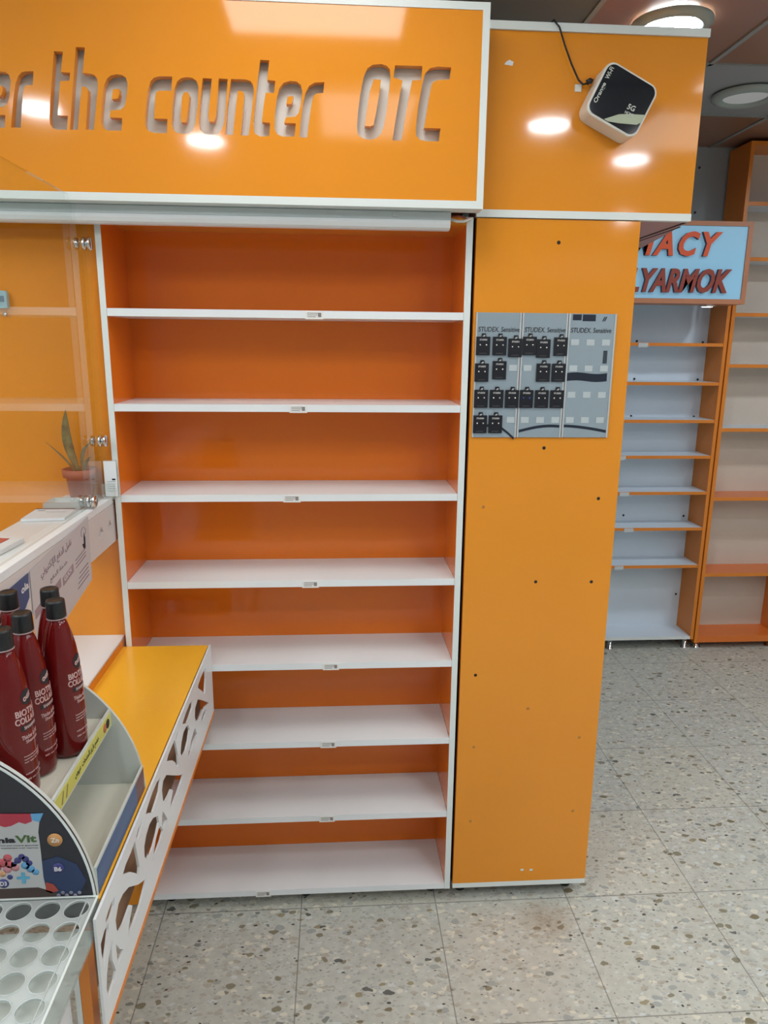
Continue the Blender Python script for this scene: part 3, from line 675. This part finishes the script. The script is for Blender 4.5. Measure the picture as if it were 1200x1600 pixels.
lettering('lettering', 'CLICK', (xp+.0003, -.360, 1.142), (0, .045, .009), (0, 0, .009), WINK, ps, thick=.0003)
for k in range(3): MB().prism([(-.290, 1.148+.008*k), (-.225, 1.158+.008*k), (-.225, 1.1598+.008*k), (-.290, 1.1498+.008*k)], (xp, 0, 0), (0, 1, 0), (0, 0, 1), (1, 0, 0), .0003).build('text_line', PV, ps)
for k in range(4): MB().prism([(-.290+.006*k, 1.100+.010*k), (-.215, 1.110+.009*k), (-.215, 1.112+.009*k), (-.290+.006*k, 1.102+.010*k)], (xp, 0, 0), (0, 1, 0), (0, 0, 1), (1, 0, 0), .0003).build('text_line', PV, ps)
MB().prism([(-.223, 1.176), (-.220, 1.198), (-.226, 1.212), (-.230, 1.200), (-.231, 1.188), (-.241, 1.188), (-.234, 1.176)], (xp, 0, 0), (0, 1, 0), (0, 0, 1), (1, 0, 0), .0003).build('hand_icon', INK, ps)
MB().tube([(xp, -.229+.014*math.cos(a/10*math.pi), 1.212+.012*math.sin(a/10*math.pi)) for a in range(-2, 13)], .0006, 6).build('hand_icon', PV, ps)
lf = thing('blue_leaflet', 'small dark blue leaflet on the raised counter side left of the poster', 'leaflet', (XP, -.57, 1.15))
MB().prism([(-.522, 1.213), (-.620, 1.208), (-.620, 1.155), (-.556, 1.150), (-.528, 1.168)], (XP, 0, 0), (0, 1, 0), (0, 0, 1), (1, 0, 0), .0015).build('sheet', mat('leaflet_blue', (.03, .07, .18), .4), lf)
lettering('lettering', 'ola', (XP+.0016, -.558, 1.184), (0, .030, .003), (0, 0, .014), WINK, lf, thick=.0003, bold=.02)

# ------------------------------------------------------------------ tiered display stand
YF, YN = -.640, -.905
DC, DR = (-.625, .839), .276
def arc_profile(xl, zb_=.8402, n=24):
    pts = [(xl, zb_)]
    a1 = math.acos((xl-DC[0])/DR)
    pts.append((-.3492, zb_))
    for k in range(n+1):
        a = a1*k/n; pts.append((DC[0]+DR*math.cos(a), max(DC[1]+DR*math.sin(a), zb_+.0005)))
    return pts
ds = thing('display_stand', 'white two-tier display stand with quarter-round sides holding red bottles', 'display stand', (-.46, -.77, .8402))
prof = arc_profile(-.562)
SW = noisy(mat('stand_white', (.58, .61, .57), .35), 5, .02, (.58, .61, .57))
MB().prism(prof, (0, YF, 0), (1, 0, 0), (0, 0, 1), (0, 1, 0), .006).build('side_panel', SW, ds)
MB().prism(prof, (0, YN, 0), (1, 0, 0), (0, 0, 1), (0, 1, 0), .006).build('side_panel', SW, ds)
box('upper_shelf', mat('stand_cream', (.66, .64, .54), .4), ds, -.562, YN+.006, .978, -.4025, YF, .982)
box('upper_lip', SW, ds, -.4025, YN+.006, .968, -.3985, YF, 1.000)
box('riser', SW, ds, -.560, YN+.006, .853, -.556, YF, .977)
box('lower_shelf', mat('stand_cream', (.66, .64, .54), .4), ds, -.5555, YN+.006, .848, -.3530, YF, .852)
box('lower_lip', SW, ds, -.3530, YN+.006, .8402, -.3495, YF, .888)
box('lip_print', mat('lip_blue', (.05, .12, .26), .35), ds, -.3495, YN+.008, .842, -.3488, YF-.05, .884)
box('lip_print', mat('lip_plum', (.16, .08, .08), .35), ds, -.3495, YF-.05, .842, -.3488, YF-.002, .884)
stp = box('price_strip', mat('yellow_strip', (.62, .58, .12), .4), ds, -.3985, YN+.008, .972, -.3976, YF-.004, .996)
lettering('strip_text', arabic('عروض'.replace('ض', 'ص'))+'  '+arabic('خصم على المنتجات'.replace('ج', 'ح')), (-.3975, YN+.085, .977), (0, .110, 0), (0, 0, .014), INK, ds, thick=.0003, bold=.006)
for k, (y_, s_, m_) in enumerate(((YF-.022, .008, INK), (YF-.038, .0075, mat('strip_red', (.5, .15, .05), .5)))):
    MB().lathe([(.0001, .0008), (s_, .0008), (s_, 0)], (-.3976, y_, .984), 16, 'x').build('strip_icon', m_, ds)
for y_ in (YN+.028, YN+.045): MB().prism([(y_, .976), (y_+.004, .976), (y_+.012, .992), (y_+.009, .992)], (-.3976, 0, 0), (0, 1, 0), (0, 0, 1), (1, 0, 0), .0005).build('strip_icon', mat('strip_brown', (.25, .18, .08), .5), ds)
# dark printed panel in front of the near side
gp = thing('printed_panel', 'dark quarter-round advertising panel with a gummy pouch picture fixed to the stand', 'advertising panel', (-.47, YN-.003, .803))
pp = [(x, z) for x, z in arc_profile(-.562, .804)]
MB().prism(pp, (0, YN-.0035, 0), (1, 0, 0), (0, 0, 1), (0, 1, 0), .003).build('panel', mat('panel_black', (.018, .018, .026), .35), gp)
rim = MB()
a1 = math.acos((-.562-DC[0])/DR)
ro, ri = [], []
for k in range(25):
    a = a1*k/24; ro.append((DC[0]+DR*math.cos(a), DC[1]+DR*math.sin(a))); ri.append((DC[0]+(DR-.0035)*math.cos(a), DC[1]+(DR-.0035)*math.sin(a)))
MB().prism(ro+ri[::-1], (0, YN-.0042, 0), (1, 0, 0), (0, 0, 1), (0, 1, 0), .0007).build('panel_rim', WEDGE, gp)
YG = YN-.0036
def gpt(x, y): p = at(x, y, 'y', YG); return (p.x, p.z)
def gfx(name, pts, m, lift=0): return MB().prism([gpt(*q) for q in pts], (0, YG-lift, 0), (1, 0, 0), (0, 0, 1), (0, -1, 0), .0003).build(name, m, gp)
def gdisc(name, x, y, r, m, lift=.0006):
    p = at(x, y, 'y', YG); MB().lathe([(.0001, -.0003), (r, -.0003), (r, 0)], (p.x, YG-lift, p.z), 20, 'y').build(name, m, gp)
gfx('glow_print', [(66, 1345), (90, 1338), (120, 1350), (135, 1375), (125, 1396), (70, 1396)], mat('print_blue_dark', (.02, .04, .11), .4))
gfx('pouch_print', [(-12, 1280), (62, 1280), (60, 1300), (64, 1330), (68, 1370), (74, 1396), (-12, 1400)], mat('print_white', (.50, .50, .50), .4), .0003)
gfx('pouch_top', [(-12, 1271), (48, 1271), (50, 1283), (40, 1287), (30, 1284), (18, 1290), (8, 1292), (-12, 1286)], mat('print_red', (.45, .03, .06), .4), .0006)
gfx('pouch_corner', [(48, 1271), (68, 1270), (62, 1284), (50, 1281)], mat('print_sky', (.12, .35, .60), .4), .0006)
gfx('ground_print', [(-12, 1389), (60, 1386), (90, 1395), (88, 1404), (-12, 1406)], mat('print_brown', (.06, .035, .03), .5), .0006)
yt = YG-.0009
a_, b_ = at(-22, 1318, 'y', YG), at(25, 1316, 'y', YG)
lettering('pouch_text', 'mnia', (a_.x, yt, a_.z), (b_.x-a_.x, 0, b_.z-a_.z), (0, 0, .0085), INK, gp, thick=.0003, bold=.04)
a_, b_ = at(25, 1317, 'y', YG), at(58, 1315, 'y', YG)
lettering('pouch_text', 'Vit', (a_.x, yt, a_.z), (b_.x-a_.x, 0, b_.z-a_.z), (0, 0, .012), mat('print_green', (.06, .13, .03), .5), gp, thick=.0003, bold=.03)
for k, yk in enumerate((1321, 1325)):
    a_, b_ = at(-10, yk+1, 'y', YG), at(60, yk, 'y', YG)
    lettering('pouch_text', 'vitamins and mineral gummies' if k == 0 else 'food supplement with vitamins', (a_.x, yt, a_.z), (b_.x-a_.x, 0, b_.z-a_.z), (0, 0, .0018), INK, gp, thick=.0003)
BL_ = mat('print_berry', (.05, .05, .20), .4); RD_ = mat('print_raspberry', (.55, .10, .12), .4); PK_ = mat('print_pink', (.60, .25, .28), .4); SK_ = MATS['print_sky']
for x, y, r, m_ in [(34, 1338, .0045, BL_), (28, 1344, .005, BL_), (40, 1342, .005, BL_), (46, 1348, .0045, BL_), (22, 1350, .004, BL_), (12, 1340, .006, RD_), (4, 1348, .007, RD_), (15, 1350, .006, RD_), (12, 1358, .006, PK_), (24, 1355, .006, PK_), (4, 1365, .005, mat('print_peach', (.65, .35, .18), .4)), (40, 1352, .006, SK_), (48, 1357, .006, SK_), (56, 1362, .005, SK_), (6, 1380, .0075, BL_), (16, 1370, .004, BL_), (-4, 1355, .006, RD_)]:
    gdisc('fruit_print', x, y, r, m_)
p = at(37, 1371, 'y', YG)
MB().box(p.x-.009, yt-.0003, p.z-.002, p.x+.009, yt, p.z+.002).box(p.x-.0025, yt-.0004, p.z-.009, p.x+.0025, yt-.0001, p.z+.009).build('cross_print', mat('print_cyan', (.10, .40, .60), .4), gp)
gfx('fruit_print', [(72, 1378), (84, 1381), (92, 1391), (80, 1395), (72, 1392)], mat('print_berry_red', (.40, .06, .04), .4), .0006)
gdisc('bubble_print', 86, 1312, .0105, mat('print_orange', (.62, .30, .10), .4)); gdisc('bubble_print', 91, 1356, .0085, BL_)
def glab(body, x, y, w, h, m_):
    p = at(x, y, 'y', YG); lettering('bubble_text', body, (p.x-w/2, YG-.0011, p.z-h/2), (w, 0, 0), (0, 0, h), m_, gp, thick=.0003, bold=.02)
glab('Zn', 86, 1312, .011, .007, WINK); glab('B6', 91, 1357, .010, .007, WINK); glab('D3', 6, 1380, .009, .007, WINK)
for x in range(6): gdisc('pale_print', 92+x*6.5, 1398-(x % 2)*4, .0028, mat('print_lilac', (.25, .24, .32), .5), .0008)

# ------------------------------------------------------------------ shampoo bottles
REDL = bpy.data.materials.new('red_translucent'); REDL.use_nodes = True
b_ = REDL.node_tree.nodes['Principled BSDF']; b_.inputs['Base Color'].default_value = (.20, .007, .007, 1); b_.inputs['Roughness'].default_value = .08
b_.inputs['Coat Weight'].default_value = .3; b_.inputs['Transmission Weight'].default_value = .35; b_.inputs['IOR'].default_value = 1.4
CAPM = noisy(mat('black_cap', (.012, .012, .013), .38), 300, .3, (.012, .012, .013))
BPROF = [(.0001, .0), (.024, .0), (.029, .004), (.031, .012), (.032, .05), (.0322, .09), (.0315, .13), (.0295, .165), (.0265, .190), (.0220, .212), (.0175, .228), (.0145, .236), (.0125, .238), (.0125, .242), (.0001, .242)]
BPROF = [(a*.905, b*.95) for a, b in BPROF]
def brad(z):
    for (r0, z0), (r1, z1) in zip(BPROF[1:], BPROF[2:]):
        if z0 <= z <= z1 and z1 > z0: return r0+(r1-r0)*(z-z0)/(z1-z0)
    return .03
def wrap(name, body, zc, w, h, m_, parent, tilt=0.0, a0=0.0, bold=.0, lift=.0005):
    vs, fs = text_geo(body, t=1.0, bold=bold)
    # even the text out into narrow strips first so that it bends
    out = []
    for p in vs:
        x = (p.x-.5)*w; z = zc+(p.y-.5)*h+x*tilt; r = brad(z)+lift*(p.z+1)/2+.0001; a = a0+x/r
        out.append((r*math.cos(a), r*math.sin(a), z))
    return MB().add(out, fs).build(name, m_, parent)
def bottle():
    t = bpy.data.objects.new('shampoo_bottle', None); COL.objects.link(t); t.empty_display_size = .02
    MB().lathe(BPROF, n=40).build('body', REDL, t)
    MB().lathe([(.0001, .2303), (.0142, .2303), (.0148, .2323), (.0140, .2545), (.0134, .2575), (.0115, .2582), (.0095, .2570), (.0001, .2570)], n=36).build('cap', CAPM, t)
    MB().lathe([(.0125, .2275), (.0148, .2285), (.0142, .2300)], n=36).build('collar', mat('pale_collar', (.5, .35, .35), .4), t)
    # dark round badge
    n = 20; vs = []; 
    for k in range(n):
        w = 2*math.pi*k/n; x, z = .0115*math.cos(w), .158+.0115*math.sin(w); r = brad(z)+.0004; a = x/r
        vs.append((r*math.cos(a), r*math.sin(a), z))
    vs.append((brad(.158)+.0006, 0, .158))
    MB().add(vs, [(k, (k+1) % n, n) for k in range(n)], True).build('badge', INK, t)
    P_ = mat('label_pink', (.62, .40, .38), .5)
    wrap('badge_text', 'OGX', .158, .016, .006, P_, t, .35, bold=.02, lift=.0009)
    wrap('label_text', 'BIOTIN &', .138, .044, .0095, P_, t, bold=.012); wrap('label_text', 'COLLAGEN', .1265, .048, .0095, P_, t, bold=.012)
    k = MB(); vs = []
    for q in range(9):
        for z in (.111, .119):
            a = (-.6+1.2*q/8); r = brad(z)+.0003; vs.append((r*math.cos(a), r*math.sin(a), z))
    k.add(vs, [(2*q, 2*q+2, 2*q+3, 2*q+1) for q in range(8)], True); k.build('label_band', INK, t)
    wrap('label_text', 'SHAMPOO', .115, .026, .0045, P_, t, lift=.0007, bold=.01)
    wrap('label_text', 'Thicker & Fuller', .101, .036, .0062, P_, t); wrap('label_text', 'Shampoo', .093, .026, .0062, P_, t)
    for z, s_ in ((.072, 'Penetrating formula to help'), (.0675, 'texturize and thicken any'), (.063, 'hair type for volume'), (.045, 'infused with biotin'), (.036, '385 mL / 13 fl oz')):
        wrap('label_text', s_, z, .036, .0026, P_, t)
    return t
bl = ['nearest the yellow price strip, rightmost in front', 'partly hidden behind the rightmost bottle', 'second from the right in the front row, label showing', 'at the back left below the blue leaflet', 'in front at the left picture edge', 'just cut by the left picture edge, back row']
pos = [(-.433, -.742), (-.462, -.688), (-.461, -.795), (-.521, -.701), (-.463, -.857), (-.519, -.770)]
proto = bottle()
for k, (x, y) in enumerate(pos):
    o = proto if k == 0 else copy_tree(proto)
    o.location = (x, y, .9823); o.rotation_euler = (0, 0, math.radians([-6, 5, -8, 8, -8, 5][k]))
    tag(o, 'red shampoo bottle with black cap, '+bl[k], 'bottle', 'red shampoo bottles on the stand')

# ------------------------------------------------------------------ clear holder with round holes
th_ = thing('acrylic_hole_tray', 'flat clear acrylic tray with rows of round holes in front of the dark panel', 'tray', (-.47, -1.05, .803))
ZTOP = .848
lo = [[(-.66, -1.35), (-.3475, -1.35), (-.3475, -.912), (-.66, -.912)]]
hs = []
for r in range(10):
    for c_ in range(7):
        x, y = -.369-.0395*c_, -.932-.0395*r; hs.append((x, y))
        lo.append([(x+.0165*math.cos(2*math.pi*k/28), y+.0165*math.sin(2*math.pi*k/28)) for k in range(28)])
cutboard(lo, (0, 0, ZTOP-.003), (1, 0, 0), (0, 1, 0), (0, 0, 1), .003).build('hole_plate', ACRYL_H, th_)
rims = MB()
for x, y in hs:
    rims.lathe([(.0165, -.0032), (.0165, .0006), (.0175, .0006), (.0175, .0002)], (x, y, ZTOP), 28)
rims.build('hole_rims', mat('hole_rim', (.60, .64, .62), .3), th_)
MB().box(-.66, -1.35, .803, -.3475, -.926, .806).build('white_base', mat('tray_white', (.60, .63, .58), .35), th_)
w_ = MB().box(-.3475, -1.35, .803, -.3455, -.912, ZTOP+.002).box(-.66, -.912, .803, -.3455, -.910, ZTOP+.002)
w_.build('side_wall', ACRYL, th_)
box('inner_rib', ACRYL_H, th_, -.3600, -1.35, ZTOP, -.3585, -.914, ZTOP+.002)
box('wall_edge', mat('acrylic_edge', (.72, .76, .72), .2), th_, -.3480, -1.35, ZTOP+.002, -.3450, -.910, ZTOP+.0028)
box('wall_edge', MATS['acrylic_edge'], th_, -.66, -.9125, ZTOP+.002, -.3480, -.9095, ZTOP+.0028)
cb_ = thing('base_cabinet', 'white cabinet side just showing beneath the clear tray at the bottom left', 'cabinet', (-.55, -1.15, 0))
box('body', WHITE, cb_, -.75, -1.36, .02, -.3850, -.946, .8025)
box('plinth', DARK, cb_, -.75, -1.34, .0, -.392, -.95, .02)

# ------------------------------------------------------------------ far shelving on the right
YB = 1.76
f1 = thing('far_shelf_unit', 'far shelf unit with cool white back under the pharmacy sign', 'shelving', (1.35, 1.85, .06))
box('back_panel', BGW, f1, .762, 1.928, .075, 1.940, 1.944, 1.93)
box('side_panel', ORANGE_M, f1, 1.940, YB, .060, 1.957, 1.944, 1.93); box('side_panel', ORANGE_M, f1, .745, YB, .060, .762, 1.944, 1.93)
zf = [1.633, 1.440, 1.250, 1.065, .874, .680, .472]
for z in zf:
    s_ = box('shelf', BGW, f1, .762, YB+.0035, z, 1.9395, 1.928, z+.016); box('edge_band', ORANGE_M, s_, .762, YB+.002, z, 1.9395, YB+.0035, z+.016)
s_ = box('bottom_shelf', BGW, f1, .762, YB+.0035, .060, 1.9395, 1.928, .076); box('edge_band', WEDGE, s_, .762, YB+.001, .060, 1.9395, YB+.0035, .076)
for x in (1.925, 1.50, .80):
    MB().lathe([(.020, 0), (.020, .006), (.013, .010), (.013, .060), (.0001, .060)], (x, YB+.03, .0), 20).build('foot', CHROME, f1)
for px, py in [(995, 533), (1098, 535), (991, 592), (1090, 593), (986, 650), (1084, 651), (982, 707), (1079, 708), (974, 805), (1068, 806), (1056, 928), (1061, 968)]:
    c = at(px, py, 'y', 1.928); MB().lathe([(.0001, -.003), (.006, -.002), (.006, 0)], (c.x, 1.928, c.z), 12, 'y').build('screw', INK, f1)
for px, py in [(1005, 540), (970, 720), (975, 778), (982, 832), (967, 888)]:
    c = at(px, py, 'y', YB); zz = min(zf, key=lambda q: abs(q+.008-c.z)); box('price_clip', mat('pale_clip', (.55, .60, .62), .3), f1, c.x-.025, YB-.001, zz-.006, c.x+.025, YB+.0018, zz+.014)
f2 = thing('tall_orange_unit', 'taller orange shelf unit with beige back at the right picture edge', 'shelving', (2.4, 1.85, .03))
ORS = mat('orange_shelf_glossy', (.72, .18, .03), .25)
box('back_panel', BEIGE, f2, 1.980, 1.928, .07, 2.560, 1.944, 2.565)
box('side_panel', ORANGE_M, f2, 1.962, YB-.005, .040, 1.980, 1.944, 2.580); 
box('side_panel', ORANGE_M, f2, 2.440, YB+.01, .040, 2.458, 1.928, .440)
box('side_panel', ORANGE_M, f2, 2.560, YB-.005, .040, 2.578, 1.944, 2.580)
box('top_board', ORANGE_M, f2, 1.980, YB-.005, 2.562, 2.560, 1.928, 2.580)
for k, z in enumerate([2.305, 2.052, 1.789, 1.539, 1.215, .850, .430]):
    s_ = box('shelf', ORS if z < 1 else BGW, f2, 1.9805, YB+.002, z-.009, 2.5595, 1.928, z+.009); box('edge_band', ORANGE_M, s_, 1.9805, YB, z-.009, 2.5595, YB+.002, z+.009)
box('bottom_shelf', ORS, f2, 1.9805, YB, .040, 2.5595, 1.928, .075)
for x in (1.99, 2.42):
    MB().lathe([(.026, 0), (.026, .008), (.017, .012), (.017, .040), (.0001, .040)], (x, YB+.03, .0), 20).build('foot', CHROME, f2)

# pharmacy sign over the far unit
YP = 1.600
sp = thing('pharmacy_sign', 'pale blue box sign with raised orange letters over the far shelves', 'sign', (1.35, 1.68, 1.83))
zb0, zt0, xr0 = 1.829, 2.195, 1.930
FR = noisy(mat('sign_frame_orange', (.50, .20, .10), .4), 8, .05, (.50, .20, .10))
fr = MB().box(.60, YP-.006, zb0, xr0, YP+.155, zb0+.022).box(.60, YP-.006, zt0-.020, xr0, YP+.155, zt0).box(xr0-.022, YP-.006, zb0+.022, xr0, YP+.155, zt0-.020).box(.60, YP-.006, zb0+.022, .62, YP+.155, zt0-.020)
fr.build('frame', FR, sp)
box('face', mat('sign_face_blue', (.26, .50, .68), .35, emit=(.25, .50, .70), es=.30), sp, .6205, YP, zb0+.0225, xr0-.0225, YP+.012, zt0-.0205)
def raised(body, pl_, pr_, ybot, ytop, space, fm):
    a_, b_ = at(pl_, ybot, 'y', YP), at(pr_, ybot, 'y', YP); c_ = at(pr_, ytop, 'y', YP)
    vs, fs = text_geo(body, t=1.0, bold=.035, shear=.28, space=space); h = c_.z-b_.z
    o_, u_, v_ = Vector((a_.x, YP, b_.z)), Vector((b_.x-a_.x, 0, 0)), Vector((0, 0, h))
    m_ = MB().add([o_+u_*p.x+v_*p.y+Vector((0, -1, 0))*(.018*(p.z+1)/2) for p in vs], fs)
    ob = m_.build('raised_letters', [fm, DRED], sp)
    for q in ob.data.polygons: q.material_index = 0 if abs(q.normal.y) > .9 else 1
raised('PHARMACY', 856, 1123, 402, 363, 1.25, ORED)
raised('ALYARMOK', 953, 1137, 459, 421, 1.0, mat('deep_red_letter', (.30, .045, .025), .4))
dlm = thing('spot_lamp', 'small lit spotlight set under the pale blue sign box', 'lamp', (at(1106, 482, 'y', 1.66).x, 1.67, 1.815))
xl = dlm.location.x
MB().lathe([(.036, .0), (.040, -.006), (.030, -.010), (.024, -.009)], (xl, 1.67, 1.8288), 28).build('rim', CHROME, dlm)
MB().lathe([(.0001, -.010), (.0255, -.010)], (xl, 1.67, 1.8288), 24).build('lens', mat('spot_glow', (.8, .8, .8), .5, emit=(.9, .95, 1), es=12), dlm)
# dots on the far wall
for px, py in [(1093, 262), (1086, 332)]:
    c = at(px, py, 'y', 1.958); tag(rebase(MB().lathe([(.0001, -.003), (.006, -.002), (.006, .0)], (c.x, 1.9595, c.z), 12, 'y').build('wall_screw', INK)), 'dark screw head on the grey wall, '+('upper' if py < 300 else 'lower')+' one left of the tall orange unit', 'screw', 'screws on the far wall')
